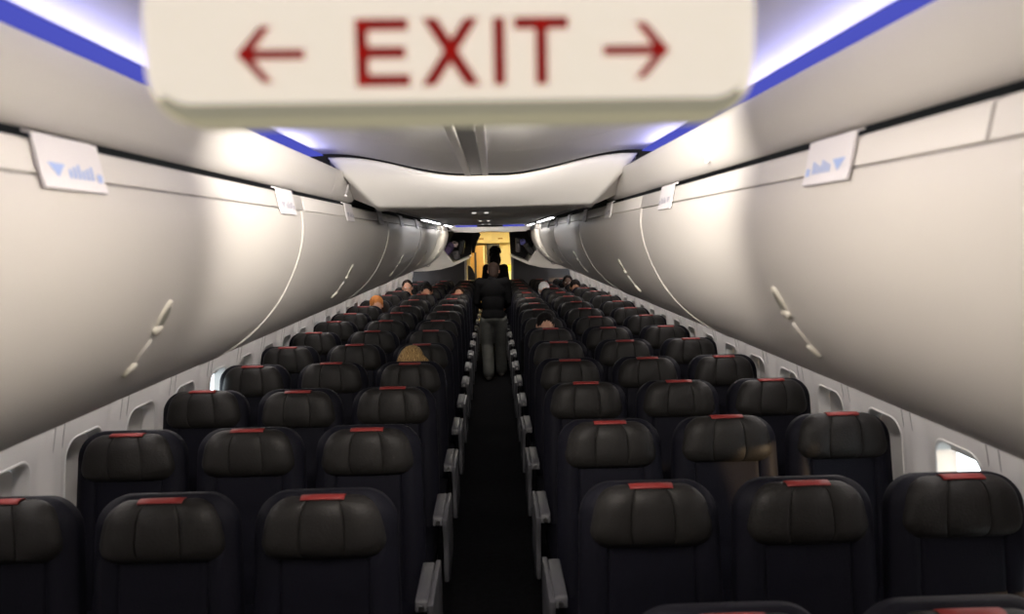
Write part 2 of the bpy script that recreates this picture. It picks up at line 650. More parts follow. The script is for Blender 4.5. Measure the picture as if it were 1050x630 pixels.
sm = o.modifiers.new('thickness', 'SOLIDIFY'); sm.thickness = 0.012
struct(o)
struct(MB().box((0, 12.2, EYE + 0.10), (1.3, 3.1, 0.02)).build('ceiling_end', M['lowceil'])); 

# ---- aft bulkhead with doorway, galley beyond
mb = MB()
mb.box((-1.09, Y1, 0.78), (1.22, 0.05, 1.56))
mb.box((1.03, Y1, 0.78), (1.30, 0.05, 1.56))
mb.box((-1.20, Y1 + 0.01, 1.95), (1.40, 0.05, 0.85))
mb.box((1.16, Y1 + 0.01, 1.95), (1.48, 0.05, 0.85))
mb.box((0, Y1 + 0.01, 2.24), (1.1, 0.05, 0.38))
struct(mb.build('wall_bulkhead', M['bulkhead'], bevel=0.006))
mb = MB()
mb.box((-0.475, Y1 - 0.05, 0.80), (0.045, 0.06, 1.60))
struct(mb.build('door_1', M['post'], bevel=0.006))
mb = MB()
mb.box((0.385, Y1 - 0.05, 0.80), (0.045, 0.06, 1.60))
struct(mb.build('door_2', M['post'], bevel=0.006))
# galley side walls
for side in (-1, 1):
    struct(MB().box((side * 0.95, 15.0, 1.1), (0.04, 2.4, 2.2)).build('wall_galley', M['galley']))
struct(MB().box((0, 15.0, 2.10), (2.0, 2.4, 0.03)).build('ceiling_galley', M['galley']))

# ================================================================== LIGHT FITTINGS
def lamp_panel(name, label, c, s, frame_m, lamp_m, group=None):
    r = empty(name, c, label, 'light', group)
    fr = MB()
    fw = 0.012
    fr.box((0, s[1] / 2, 0), (s[0] + 2 * fw, fw, 0.014)).box((0, -s[1] / 2, 0), (s[0] + 2 * fw, fw, 0.014))
    fr.box((s[0] / 2, 0, 0), (fw, s[1], 0.014)).box((-s[0] / 2, 0, 0), (fw, s[1], 0.014))
    fr.build('frame', frame_m, r, bevel=0.003)
    MB().box((0, 0, 0.002), (s[0] - fw, s[1] - fw, 0.006)).build('diffuser', lamp_m, r)
    return r
r = empty('ceiling_light', (0, 0.98, EYE + 0.262), 'added domed fill light tucked behind the hanging exit sign', 'light')  # unseen lamp added to brighten bins and valances
MB().box((0, 0, -0.003), (0.30, 0.66, 0.014)).build('frame', M['tracktrim'], r, bevel=0.004)
vs, fs = [], []
for j in range(7):
    a = PI / 2 * j / 6
    for k in range(32):
        b = 2 * PI * k / 32
        ex, ey = math.cos(b), math.sin(b)
        q = (abs(ex) ** 4 + abs(ey) ** 4) ** -0.25
        vs.append((0.13 * ex * q * math.cos(a), 0.30 * ey * q * math.cos(a), -0.010 - 0.046 * math.sin(a)))
for j in range(6):
    for k in range(32):
        fs.append((j * 32 + k, j * 32 + (k + 1) % 32, (j + 1) * 32 + (k + 1) % 32, (j + 1) * 32 + k))
MB().add(vs, fs).build('diffuser', M['dome'], r, smooth=True)
r = empty('ceiling_light', (0, 9.55, EYE + 0.232), 'added box shaped fill light over the aft aisle before the last white wave panel', 'light')  # added lamp, out of view above the low ceiling, whitens the far panel
MB().box((0, 0, -0.004), (0.64, 0.34, 0.012)).build('frame', M['tracktrim'], r, bevel=0.003)
MB().box((0, 0, -0.026), (0.60, 0.30, 0.036)).build('diffuser', M['aftfill'], r, bevel=0.006)
lamp_panel('ceiling_light', 'added fill light in front of the exit sign, above the viewer', (0, -0.75, EYE + 0.245), (0.40, 0.70), M['tracktrim'], M['fore'])  # added behind the camera to light the sign's front

r = empty('ceiling_light', (0, 1.405, EYE + 0.262), 'added wedge shaped fill lamp facing aft, behind the dome light', 'light')  # unseen fixture added to throw light on the wave panel
MB().prism([(-0.08, 0.0), (-0.012, -0.037), (-0.004, -0.037), (-0.004, 0.0)], -0.19, 0.19, 'x').build('housing', M['tracktrim'], r, bevel=0.002)
MB().box((0, -0.002, -0.020), (0.35, 0.004, 0.026)).build('diffuser', M['dot'], r)
ld = bpy.data.lights.new('aft_wedge_fill', 'AREA'); ld.shape = 'RECTANGLE'
ld.size = 0.35; ld.size_y = 0.026; ld.energy = WEDGE_FILL; ld.color = (1.0, 0.92, 0.82)
lo = bpy.data.objects.new('lamp', ld); COL.objects.link(lo); lo.parent = r
lo.location = (0, 0.014, -0.020)
lo.rotation_euler = (math.radians(90), 0, 0)
ld.spread = math.radians(136)
for side, wd in ((-1, 'left'), (1, 'right')):
    r = empty('cove_light', (side * 0.69, 0.7, EYE + 0.30), 'violet-blue cove light running along the %s edge of the ceiling' % wd, 'light', 'cove lights')
    MB().sheet([(side * -0.045, -0.020), (side * -0.005, -0.012), (side * 0.034, 0.024), (side * 0.020, 0.044), (side * -0.034, 0.047)], -2.35, 2.40, 'y', 0.004 * side).build('lens', M['coveblue'], r)
    ld = bpy.data.lights.new('cove_led', 'AREA'); ld.shape = 'RECTANGLE'
    ld.size = 0.03; ld.size_y = 4.4; ld.energy = COVE; ld.color = (0.60, 0.58, 1.0)
    lo = bpy.data.objects.new('led_strip', ld); COL.objects.link(lo); lo.parent = r
    lo.location = (side * -0.035, 0.0, -0.002)
    lo.rotation_euler = Vector((-side * 0.75, 0, 0.66)).to_track_quat('-Z', 'Y').to_euler()
    lo.rotation_euler = (0, side * math.radians(180 - 49), 0)
    pts = [(side * 1.44, -1.0), (side * 1.475, -1.0), (side * 1.475, 9.0), (side * (1.475 - taper(13.6)), 13.6), (side * (1.44 - taper(13.6)), 13.6), (side * 1.44, 9.0)]
    o = MB().prism(pts, EYE - 0.467, EYE - 0.457, 'z').build('sidewall_light', M['wash'])
    tag(o, 'long wash light under the %s overhead bins above the windows' % wd, 'light', 'sidewall lights')

for side, wd in ((-1, 'left'), (1, 'right')):
    for (a, b, q) in ((5.25, 6.85, 'nearer'), (7.65, 8.85, 'farther')):
        r = empty('strip_light', (side * 0.455, (a + b) / 2, EYE + 0.130),
                  '%s white strip light on the %s edge of the low ceiling' % (q, wd), 'light', 'strip lights of the low ceiling')
        MB().box((0, 0, 0.004), (0.058, b - a, 0.010)).build('housing', M['fascia'], r, bevel=0.003)
        MB().box((0, 0, -0.003), (0.028, b - a - 0.05, 0.008)).build('tube', M['strip'], r, bevel=0.003)
for y, w in ((3.85, 'first'), (5.8, 'second'), (7.4, 'third')):
    r = empty('call_light', (-0.03, y, EYE + 0.131), 'small pair of white ceiling lamps on the low ceiling centre, %s along the aisle' % w, 'light', 'paired lamps of the low ceiling')
    MB().box((0, 0, 0), (0.11, 0.06, 0.008)).build('housing', M['fascia'], r, bevel=0.003)
    for sx in (-1, 1):
        MB().tube([(sx * 0.032, 0, -0.002), (sx * 0.032, 0, -0.010)], 0.011, 12).build('lens', M['dot'], r)
for side, wd in ((-1, 'left'), (1, 'right')):
    o = MB().box((side * 0.33, 10.38, EYE + 0.154), (0.30, 0.02, 0.022)).build('cove_light', M['coveblue'])
    tag(o, 'short blue cove light at the far end of the ceiling, %s of the aisle' % wd, 'light', 'far cove lights')

# ================================================================== EXIT SIGN
SY = 0.45
sg = empty('exit_sign', (0.0085, SY, EYE + 0.16), 'cream hanging exit sign with red letters and two arrows', 'sign')
zc = EYE + 0.1085 - (EYE + 0.16)      # lettering centre relative to the root
def sign_poly(hw, z0, z1, r, n=8):
    pts = []
    for (sx, zz, sz, a0) in ((1, z1, -1, 0), (-1, z1, -1, 90), (-1, z0, 1, 180), (1, z0, 1, 270)):
        for k in range(n + 1):
            a = math.radians(a0 + 90 * k / n)
            pts.append((sx * (hw - r) + r * math.cos(a), zz + sz * r + r * math.sin(a)))
    return pts
z0, z1 = 0.0715 - 0.16, 0.160 - 0.16
steps = [(0.1765, z0 + 0.0092, z1 - 0.003, 0.022, 0.0), (0.1812, z0 + 0.0038, z1, 0.026, 0.0045),
         (0.1825, z0 + 0.0005, z1, 0.028, 0.012), (0.1825, z0, z1, 0.028, 0.046)]
vs, fs = [], []
for hw, a, b, r_, dy in steps:
    vs += [(p[0], dy, p[1]) for p in sign_poly(hw, a, b, r_)]
n = 36
for t in range(len(steps) - 1):
    for i in range(n):
        j = (i + 1) % n
        fs.append((t * n + i, t * n + j, (t + 1) * n + j, (t + 1) * n + i))
fs.append(tuple(range(n)))
fs.append(tuple((len(steps) - 1) * n + i for i in range(n - 1, -1, -1)))
o = MB().add(vs, fs).build('housing', [M['sign'], M['signrimshade']], sg)
set_auto(o.data, 25)
for p in o.data.polygons:
    if p.normal.z < -0.45: p.material_index = 1  # downward faces painted darker for the bevel's shade
rim = MB()
vs = [(p[0], 0.012, p[1]) for p in sign_poly(0.1832, z0 - 0.0008, z1, 0.028)] + [(p[0], 0.040, p[1]) for p in sign_poly(0.1832, z0 - 0.0008, z1, 0.028)]
fs = [(i, (i + 1) % n, n + (i + 1) % n, n + i) for i in range(n)]
o = rim.add(vs, fs).build('rim', M['signrimshade'], sg)
set_auto(o.data, 30)
mb = MB()
for sx in (-1, 1):
    mb.box((sx * 0.11, 0.028, 0.052), (0.020, 0.018, 0.112))
mb.box((0, 0.028, 0.092), (0.26, 0.03, 0.02))
mb.build('mount', M['tracktrim'], sg, bevel=0.002)
px = 1 / 1689.0
def let(lab, bars):
    mb = MB()
    for b in bars:
        mb.prism([(x * px, zc + z * px) for x, z in b], -0.0022, 0.001, 'y')
    o = mb.build('letter', M['signred'], sg)
    o['label'] = lab
    return o
def bar(x0, x1, a, b):
    return [(x0, a), (x1, a), (x1, b), (x0, b)]
let('red letter E', [bar(-95, -83, -32, 33), bar(-95, -43, 22, 33), bar(-95, -46, -5, 6), bar(-95, -42, -32, -21)])
let('red letter X', [[(-31, -32), (-17, -32), (27, 33), (13, 33)], [(13, -32), (28, -32), (-14, 33), (-29, 33)]])
let('red letter I', [bar(41, 53, -32, 33)])
let('red letter T', [bar(62, 116, 22, 33), bar(83, 95, -32, 33)])
def arrow(cx, s, lab):
    mb = MB()
    for b in ([(-30, -4.5), (34, -4.5), (34, 4.5), (-30, 4.5)],
              [(-32, 0), (-8, 27), (2, 27), (-20, 0)],
              [(-32, 0), (-8, -27), (2, -27), (-20, 0)]):
        mb.prism([((cx + s * x) * px, zc + z * px) for x, z in b], -0.0022, 0.001, 'y')
    o = mb.build('arrow', M['signred'], sg)
    o['label'] = lab
arrow(-180, 1, 'red arrow pointing left')
arrow(185, -1, 'red arrow pointing right')

# ================================================================== OVERHEAD BINS
FACE = [(0.605, 0.098), (0.600, 0.060), (0.602, 0.020), (0.612, -0.030), (0.630, -0.085), (0.655, -0.140), (0.690, -0.200),
        (0.735, -0.257), (0.785, -0.306), (0.840, -0.348), (0.900, -0.383), (0.970, -0.412), (1.06, -0.434), (1.18, -0.446), (1.32, -0.450), (1.46, -0.450)]
BINLEN = 2.03
ordn = ['first', 'second', 'third', 'fourth', 'fifth', 'sixth', 'seventh', 'eighth', 'ninth', 'tenth', 'eleventh', 'twelfth', 'thirteenth', 'fourteenth', 'fifteenth', 'sixteenth']

def handle_pts(t):
    # point and outward normal on the face at arclength fraction t along FACE
    P = [Vector(p) for p in FACE[:12]]
    L = [0]
    for a, b in zip(P, P[1:]): L.append(L[-1] + (b - a).length)
    s = t * L[-1]
    for i in range(len(P) - 1):
        if L[i + 1] >= s:
            f = (s - L[i]) / (L[i + 1] - L[i])
            d = (P[i + 1] - P[i]).normalized()
            return P[i].lerp(P[i + 1], f), Vector((-1, 0)) * abs(d.y) + Vector((0, -1)) * abs(d.x)
    return P[-1], Vector((0, -1))

def make_bin(side, y0, ln, idx, placards, label, hy, joint=None):
    r = empty('overhead_bin', (0, y0, EYE), label, 'overhead bin', 'overhead bins')
    g = 0.003
    poly = [(side * x, z) for x, z in FACE] + [(side * 1.46, 0.0), (side * 1.30, 0.10)]
    # smooth face: finer resampling through Catmull-Rom
    fine = []
    n = len(FACE)
    for i in range(n - 1):
        p0, p1, p2, p3 = [Vector(FACE[max(0, min(n - 1, j))]) for j in (i - 1, i, i + 1, i + 2)]
        for q in range(3):
            t = q / 3
            fine.append(0.5 * ((2 * p1) + (p2 - p0) * t + (2 * p0 - 5 * p1 + 4 * p2 - p3) * t * t + (3 * p1 - p0 - 3 * p2 + p3) * t ** 3))
    fine.append(Vector(FACE[-1]))
    poly = [(side * p.x, p.y) for p in fine] + [(side * 1.46, -0.05), (side * 1.28, 0.098)]
    o = MB().prism(poly, g, ln - g, 'y').build('bucket', M['bin'], r)
    set_auto(o.data, 35)
    bv = o.modifiers.new('edge', 'BEVEL'); bv.width = 0.004; bv.segments = 2; bv.limit_method = 'ANGLE'; bv.angle_limit = math.radians(50)
    # top rail, a separate strip with a fine seam under it
    poly = [(side * 0.6055, 0.1005), (side * 0.6135, 0.145), (side * 0.622, 0.151), (side * 0.70, 0.150), (side * 0.70, 0.1005)]
    for a, b in ([(g, ln - g)] if joint is None else [(g, joint - g), (joint + g, ln - g)]):
        MB().prism(poly, a, b, 'y').build('rail', M['rail'], r, bevel=0.002)
    # raised pale edge strip at the far end of the bucket
    strip = [(side * (p.x), p.y) for p in fine[:34]]
    o = MB().sheet(strip, ln - 0.052, ln - 0.006, 'y', -0.003 * side).build('edge_strip', M['bin'], r)
    set_auto(o.data, 35)
    # latch: cream oval paddle in a recess, then a slim flap and a thumb stud below it
    def on_face(t, off):
        p, nrm = handle_pts(t)
        nrm = Vector((nrm.x, nrm.y)).normalized()
        return Vector((side * (p.x + nrm.x * off), hy, p.y + nrm.y * off)), nrm
    def frame(t):
        p, nrm = handle_pts(t)
        nrm = nrm.normalized()
        N = Vector((side * nrm.x, 0, nrm.y))
        T = Vector((0, 1, 0))
        B = N.cross(T)
        if B.z > 0: B = -B
        return Matrix((B, T, N)).transposed()        # columns: down the face, along, out
    def disc(t0, la, lb, off, th, m, nm, par):
        c, _ = on_face(t0, off)
        R = frame(t0)
        mb = MB()
        seg = 24
        vs, fs = [], []
        for (s, h) in ((1.0, -0.004), (1.0, th * 0.5), (0.86, th), (0.0, th)):
            for k in range(seg):
                a = 2 * PI * k / seg
                vs.append(c + R @ Vector((la * s * math.cos(a), lb * s * math.sin(a), h)))
        for i in range(3):
            for k in range(seg):
                fs.append((i * seg + k, i * seg + (k + 1) % seg, (i + 1) * seg + (k + 1) % seg, (i + 1) * seg + k))
        return mb.add(vs, fs).build(nm, m, par, smooth=True)
    lt = disc(0.385, 0.036, 0.020, 0.0, 0.005, M['latch'], 'latch', r)
    disc(0.390, 0.027, 0.0135, 0.004, 0.0025, M['latchdark'], 'latch_recess', lt)
    disc(0.435, 0.012, 0.018, 0.003, 0.006, M['latch'], 'latch_paddle', lt)
    disc(0.520, 0.034, 0.010, 0.0, 0.006, M['bin'], 'latch_flap', lt)
    disc(0.590, 0.022, 0.010, 0.0, 0.009, M['latch'], 'latch_stud', lt)
    for (py, ink) in placards:
        pl = MB()
        L_ = 0.085
        pts = [(side * 0.622, 0.158), (side * 0.611, 0.156), (side * 0.6015, 0.100), (side * 0.596, 0.080)]
        o = pl.sheet(pts, py - L_, py + L_, 'y', -0.004 * side).build('row_placard', M['placard'], r)
        o['label'] = 'white seat row placard with small marks' if ink == 'greyink' else 'white seat row placard with blue seat marks'
        mk = MB()
        random.seed(int(py * 1000) + idx)
        def mark(y, z0_, z1_, w):
            # on the placard's lower face
            def X(z): return 0.6015 + (0.611 - 0.6015) * (z - 0.100) / 0.056
            mk.add([(side * (X(z) - 0.0052), yy, z) for yy, z in ((y - w, z0_), (y + w, z0_), (y + w, z1_), (y - w, z1_))], [(0, 1, 2, 3)])
        def tri(y):
            def X(z): return 0.6015 + (0.611 - 0.6015) * (z - 0.100) / 0.056
            mk.add([(side * (X(z) - 0.0052), yy, z) for yy, z in ((y - 0.022, 0.118), (y, 0.098), (y + 0.022, 0.118))], [(0, 1, 2)])
        s = -side
        tri(py - 0.045)
        for q in range(6):
            mark(py - 0.012 + q * 0.012, 0.099, 0.112 + 0.004 * (q % 3), 0.0035)
        mark(py + 0.070, 0.097, 0.110, 0.007)
        mk.build('seat_marks', M[ink], o)
    return r

make_bin(-1, 0.52 - BINLEN, BINLEN, 7, [], 'white overhead bin at the left, nearest of all and mostly beyond the frame', 1.0)
for i in range(1, 6):
    y0 = 0.52 - BINLEN + i * BINLEN
    pls = {1: [(0.63, 'blueink'), (1.80, 'greyink')], 2: [(0.78, 'greyink'), (1.70, 'greyink')]}.get(i, [(0.65, 'greyink'), (1.7, 'greyink')])
    make_bin(-1, y0, BINLEN, i, pls, 'white overhead bin on the left, %s from the exit sign' % ordn[i - 1], 1.04)
make_bin(1, 0.86 - BINLEN, 2 * BINLEN, 1, [(BINLEN + 0.40, 'blueink'), (BINLEN + 1.58, 'greyink')], 'white overhead bin on the right, first from the exit sign', BINLEN + 0.75, BINLEN)
for i in range(2, 6):
    y0 = 0.86 - BINLEN + i * BINLEN
    pls = {2: [(0.76, 'greyink'), (1.70, 'greyink')]}.get(i, [(0.65, 'greyink'), (1.7, 'greyink')])
    make_bin(1, y0, BINLEN, i, pls, 'white overhead bin on the right, %s from the exit sign' % ordn[i - 1], 0.72)

# dark gap behind the valance and above the bins
for side in (-1, 1):
    o = MB().box((side * 0.78, 5.2, EYE + 0.155), (0.17, 12.5, 0.004)).build('trim_%d' % tn, M['black']); tn += 1
    struct(o)
    o = MB().box((side * 0.70, 7.6, EYE + 0.21), (0.006, 7.6, 0.11)).build('trim_%d' % tn, M['black']); tn += 1
    struct(o)

# ================================================================== SEATS
ALPHA = math.radians(8.5)
def back_xf(p):
    # (across, out of the back towards -Y, up along the back) -> seat space, back hinged at z .45
    x, o_, s = p
    return (x, s * math.sin(ALPHA) - o_ * math.cos(ALPHA), 0.435 + s * math.cos(ALPHA) + o_ * math.sin(ALPHA))

def slab(svals, nu, hw, front, back, xf, extra=()):
    us = [math.sin(PI / 2 * (-1 + 2 * i / nu)) for i in range(nu + 1)]
    for q in extra:
        us = [u for u in us if abs(u - q) > 0.045] + [q - 0.035, q - 0.018, q - 0.008, q, q + 0.008, q + 0.018, q + 0.035]
    us = sorted(us); nu = len(us) - 1
    vs, fs = [], []
    for fn in (front, back):
        for s in svals:
            for u in us:
                vs.append(xf((u * hw(s), fn(u, s), s)))
    A = nu + 1
    B = A * len(svals)
    for j in range(len(svals) - 1):
        for i in range(nu):
            q = j * A + i
            fs.append((q, q + 1, q + A + 1, q + A))
            fs.append((B + q, B + q + A, B + q + A + 1, B + q + 1))
        q = j * A
        fs.append((q, q + A, B + q + A, B + q))
        q = j * A + nu
        fs.append((q, B + q, B + q + A, q + A))
    for i in range(nu):
        fs.append((i, B + i, B + i + 1, i + 1))
        q = (len(svals) - 1) * A + i
        fs.append((q, q + 1, B + q + 1, B + q))
    return MB().add(vs, fs)

def corner(s, s0, s1, W_, rb, rt):
    w = W_
    if s > s1 - rt:
        e = (s - (s1 - rt)) / rt
        w = W_ - rt * 0.95 * (1 - math.sqrt(max(0, 1 - e * e)))
    if s < s0 + rb:
        e = ((s0 + rb) - s) / rb
        w = min(w, W_ - rb * 0.95 * (1 - math.sqrt(max(0, 1 - e * e))))
    return w

def svals(s0, s1, n):
    return [s0 + (s1 - s0) * (0.5 - 0.5 * math.cos(PI * i / n)) for i in range(n + 1)]

def gro(t, w):
    return math.exp(-(t / w) ** 2)

# backrest
def bk_front(u, s):
    e = (1 - abs(u) ** 4) ** 0.5 if abs(u) < 1 else 0
    top = min(1.0, max(0.0, (0.735 - s) / 0.06)) ** 0.5
    d = 0.012 + 0.035 * e * top
    d += 0.014 * gro(abs(u) - 0.80, 0.16) * top
    d -= 0.007 * (gro(u - 0.60, 0.016) + gro(u + 0.60, 0.016)) * (1 if s < 0.56 else 0)
    if abs(u) < 0.62:
        d -= 0.007 * (gro(s - 0.385, 0.012) + gro(s - 0.20, 0.012))
    return d
def bk_back(u, s):
    e = (1 - abs(u) ** 4) ** 0.5 if abs(u) < 1 else 0
    top = min(1.0, max(0.0, (0.735 - s) / 0.08)) ** 0.5
    return -0.012 - 0.045 * e * top
def bk_hw(s):
    return corner(s, 0.0, 0.735, 0.226 - 0.012 * max(0, (s - 0.3)) / 0.4, 0.03, 0.105)
bk_me = slab(svals(0.0, 0.735, 40), 36, bk_hw, bk_front, bk_back, back_xf, (-0.6, 0.6)).mesh('backrest')
# headrest
H0, H1 = 0.540, 0.728
def hr_front(u, s):
    e = (1 - abs(u) ** 3.2) ** 0.5 if abs(u) < 1 else 0
    v = (s - H0) / (H1 - H0)
    vv = (1 - abs(2 * v - 1) ** 3.5) ** 0.5 if 0 < v < 1 else 0
    d = 0.044 + 0.046 * e * vv
    q = abs(u)
    pan = (q / 0.36) if q < 0.36 else (q - 0.68) / 0.32
    d += 0.010 * max(0.0, 1 - pan * pan) ** 0.8 * vv - 0.004
    d -= 0.0045 * (gro(u - 0.36, 0.012) + gro(u + 0.36, 0.012)) * vv
    return d
def hr_back(u, s):
    return 0.034
def hr_hw(s):
    return corner(s, H0, H1, 0.189 - 0.024 * max(0, (s - 0.60)) / 0.13, 0.055, 0.075)
hr_me = slab(svals(H0, H1, 20), 40, hr_hw, hr_front, hr_back, back_xf, (-0.36, 0.36)).mesh('headrest')
# red tab folded over the headrest's top edge
tp = [(0.030, 0.727), (0.036, 0.7305), (0.045, 0.732), (0.056, 0.730), (0.064, 0.726), (0.070, 0.721)]
vs, fs = [], []
for th in (0, 0.004):
    for (o_, s) in tp:
        for x in (-0.066, -0.03, 0.03, 0.066):
            nrm = 0.004 if th else 0
            vs.append(back_xf((x, o_ + (nrm * 0.5), s + nrm * 0.7 - abs(x) * 0.02)))
N = len(tp) * 4
for j in range(len(tp) - 1):
    for i in range(3):
        q = j * 4 + i
        fs.append((q, q + 1, q + 5, q + 4)); fs.append((N + q, N + q + 4, N + q + 5, N + q + 1))
    for q in (j * 4, j * 4 + 3):
        fs.append((q, q + 4, N + q + 4, N + q))
for i in range(3):
    fs.append((i, i + 1, N + i + 1, N + i)); q = (len(tp) - 1) * 4 + i
    fs.append((q, q + 1, N + q + 1, N + q))
tab_me = MB().add(vs, fs).mesh('red_tab')
# cushion
def cu_xf(p):
    x, o_, s = p
    return (x, -s, 0.40 + o_)
cu_me = slab(svals(0.0, 0.47, 16), 20, lambda s: corner(s, 0.0, 0.47, 0.222, 0.02, 0.06),
             lambda u, s: 0.02 + 0.055 * ((1 - abs(u) ** 4) ** 0.5 if abs(u) < 1 else 0) * min(1, (0.47 - s) / 0.06 + 0.05) ** 0.5,
             lambda u, s: -0.03, cu_xf).mesh('seat_cushion')
for me in (bk_me, hr_me, cu_me, tab_me):
    for p in me.polygons: p.use_smooth = True
bk_me.materials.append(M['navy']); hr_me.materials.append(M['leather'])
tab_me.materials.append(M['red']); cu_me.materials.append(M['navy'])
# legs and frame
leg_mb = MB().tube([(0, 0.02, 0.37), (0, 0.0, 0.20), (0, 0.05, 0.0)], 0.014, 8)
leg2_mb = MB().tube([(0, -0.36, 0.37), (0, -0.34, 0.20), (0, -0.26, 0.0)], 0.014, 8)
leg_me = leg_mb.mesh('leg'); leg2_me = leg2_mb.mesh('leg')
for me in (leg_me, leg2_me): me.materials.append(M['darkplastic'])
fr_me = MB().tube([(-0.22, 0.0, 0.355), (0.22, 0.0, 0.355)], 0.018, 8).tube([(-0.22, -0.34, 0.355), (0.22, -0.34, 0.355)], 0.018, 8).mesh('seat_frame')
fr_me.materials.append(M['darkplastic'])
# plain inner armrest
arm_me = MB().box((0, -0.20, 0.625), (0.040, 0.36, 0.040)).prism([(-0.06, 0.42), (-0.01, 0.42), (0.03, 0.62), (-0.09, 0.62)], -0.012, 0.012, 'x').mesh('armrest', 0.008, 3)
arm_me.materials.append(M['darkplastic']); set_auto(arm_me, 40)
# aisle armrest: grey pad, end panel, recline button
pad_me = MB().prism([(-0.415, 0.612), (-0.405, 0.648), (-0.39, 0.655), (-0.10, 0.655), (-0.085, 0.645), (-0.085, 0.612)], -0.024, 0.024, 'x').mesh('aisle_armrest', 0.006, 3)
pad_me.materials.append(M['grey']); set_auto(pad_me, 40)
PAN = [(-0.43, 0.645), (-0.20, 0.648), (-0.02, 0.63), (0.00, 0.52), (-0.01, 0.34), (-0.30, 0.30), (-0.385, 0.33), (-0.405, 0.40), (-0.385, 0.47), (-0.39, 0.54), (-0.425, 0.60)]
pan_me = MB().prism(PAN, -0.011, 0.011, 'x').mesh('end_panel', 0.005, 2)
pan_me.materials.append(M['grey']); set_auto(pan_me, 40)
btn_me = MB().tube([(0, -0.416, 0.630), (0, -0.424, 0.630)], 0.010, 12).mesh('recline_button')
btn_me.materials.append(M['steel'])

def make_seat(kind):
    """kind: 'inner' or aisle side +1 / -1 (which side of the seat the aisle lies on)"""
    r = empty('airline_seat')
    def ch(name, me, par, x=0.0):
        o = bpy.data.objects.new(name, me)
        COL.objects.link(o)
        o.parent = par
        o.location.x = x
        return o
    ch('backrest', bk_me, r)
    h = ch('headrest', hr_me, r)
    t = ch('red_tab', tab_me, h)
    ch('seat_cushion', cu_me, r)
    ch('seat_frame', fr_me, r)
    for x in (-0.15, 0.15):
        ch('leg', leg_me, r, x); ch('leg', leg2_me, r, x)
    if kind == 'inner':
        ch('armrest', arm_me, r, -0.242)
    else:
        p = ch('aisle_armrest', pad_me, r, kind * 0.250)
        p['label'] = 'pale grey aisle armrest'
        ch('recline_button', btn_me, p, 0)
        ch('end_panel', pan_me, r, kind * 0.282)
        ch('armrest', arm_me, r, -kind * 0.242)
    return r
protos = {'inner': make_seat('inner'), 1: make_seat(1), -1: make_seat(-1)}
used = set()
def copy_tree(o, parent=None):
    c = o.copy()
    COL.objects.link(c)
    c.parent = parent
    for chd in o.children:
        copy_tree(chd, c)
    return c
def seat_y(k): return 2.262 + 0.787 * k
def seat_x(x, y): return x - math.copysign(taper(y) * abs(x) / 1.46, x)
COLS = ((-1.462, 'inner', 'left window'), (-0.980, 'inner', 'left middle'), (-0.497, 1, 'left aisle'),
        (0.497, -1, 'right aisle'), (0.980, 'inner', 'right middle'), (1.462, 'inner', 'right window'))
EXTRA = {}
for k in range(-1, 15):
    for ci, (x, kind, wd) in enumerate(COLS):
        if k == -1 and ci not in (3, 4):
            continue
        if kind in used:
            s = copy_tree(protos[kind])
        else:
            s = protos[kind]; used.add(kind)
        d = seat_y(k)
        s.location = (seat_x(x, d), d - 0.125, 0)
        s.scale.x = 1 - taper(d) / 1.46          # the cabin and its seats narrow towards the tail
        # small differences in recline and headrest height
        random.seed(100 * ci + k)
        for c in s.children:
            if c.name.startswith('headrest'):
                hz = random.uniform(-0.006, 0.008)
                if (k, ci) in ((1, 4), (1, 5)): hz = 0.012
                c.location = (0, 0.15 * hz, hz)
        if k == -1:
            lab = 'navy %s seat, only its top showing at the bottom frame edge' % wd
        elif k == 0:
            lab = 'navy %s seat with red-tabbed headrest in the nearest full row' % wd
        elif k == 14:
            lab = 'navy %s seat in the last row against the dark bulkhead' % wd
        else:
            lab = 'navy %s seat with red-tabbed headrest, %s full row from the camera' % (wd, ordn[k])
        tag(s, lab, 'seat', 'rows of airline seats')

# ================================================================== AFT END
# open bins at the end of each bin run: white drop-down bucket, dark cavity with bags
def open_bin(side, wd, y0):
    r = empty('open_overhead_bin', (0, y0, EYE), 'last overhead bin on the %s, hanging open with dark contents' % wd, 'overhead bin', 'open overhead bins')
    pts = [(0.72, -0.150), (0.56, -0.375), (0.33, -0.285), (0.315, -0.310), (0.45, -0.375), (0.57, -0.425), (0.75, -0.470), (0.95, -0.492), (1.30, -0.495), (1.30, -0.18)]
    o = MB().prism([(side * x, z) for x, z in pts], 0.0, 1.35, 'y').build('bucket', M['bin'], r, bevel=0.004)
    pts = [(0.30, 0.08), (0.60, 0.085), (0.72, -0.14), (1.30, -0.17), (1.30, 0.10), (0.62, 0.11), (0.30, 0.10)]
    MB().prism([(side * x, z) for x, z in pts], 0.0, 1.35, 'y').build('housing', M['black'], r)
    MB().prism([(side * x, z) for x, z in ((0.31, 0.08), (0.60, 0.085), (0.72, -0.15), (0.56, -0.375), (0.33, -0.285))], 1.33, 1.35, 'y').build('back_panel', M['bulkhead'], r)
    mb = MB()
    seg = 20
    vs = []
    for rr, yy in ((0.045, 0.0), (0.045, -0.006), (0.030, -0.006), (0.030, 0.0)):
        for k in range(seg):
            a = 2 * PI * k / seg
            vs.append((side * 0.94 + rr * math.cos(a), yy, -0.385 + rr * math.sin(a)))
    fs = [(i * seg + k, i * seg + (k + 1) % seg, (i + 1) * seg + (k + 1) % seg, (i + 1) * seg + k) for i in range(3) for k in range(seg)]
    mb.add(vs, fs).build('latch_ring', M['post'], r, smooth=True)
    return r
open_bin(-1, 'left', 11.05)
open_bin(1, 'right', 11.10)

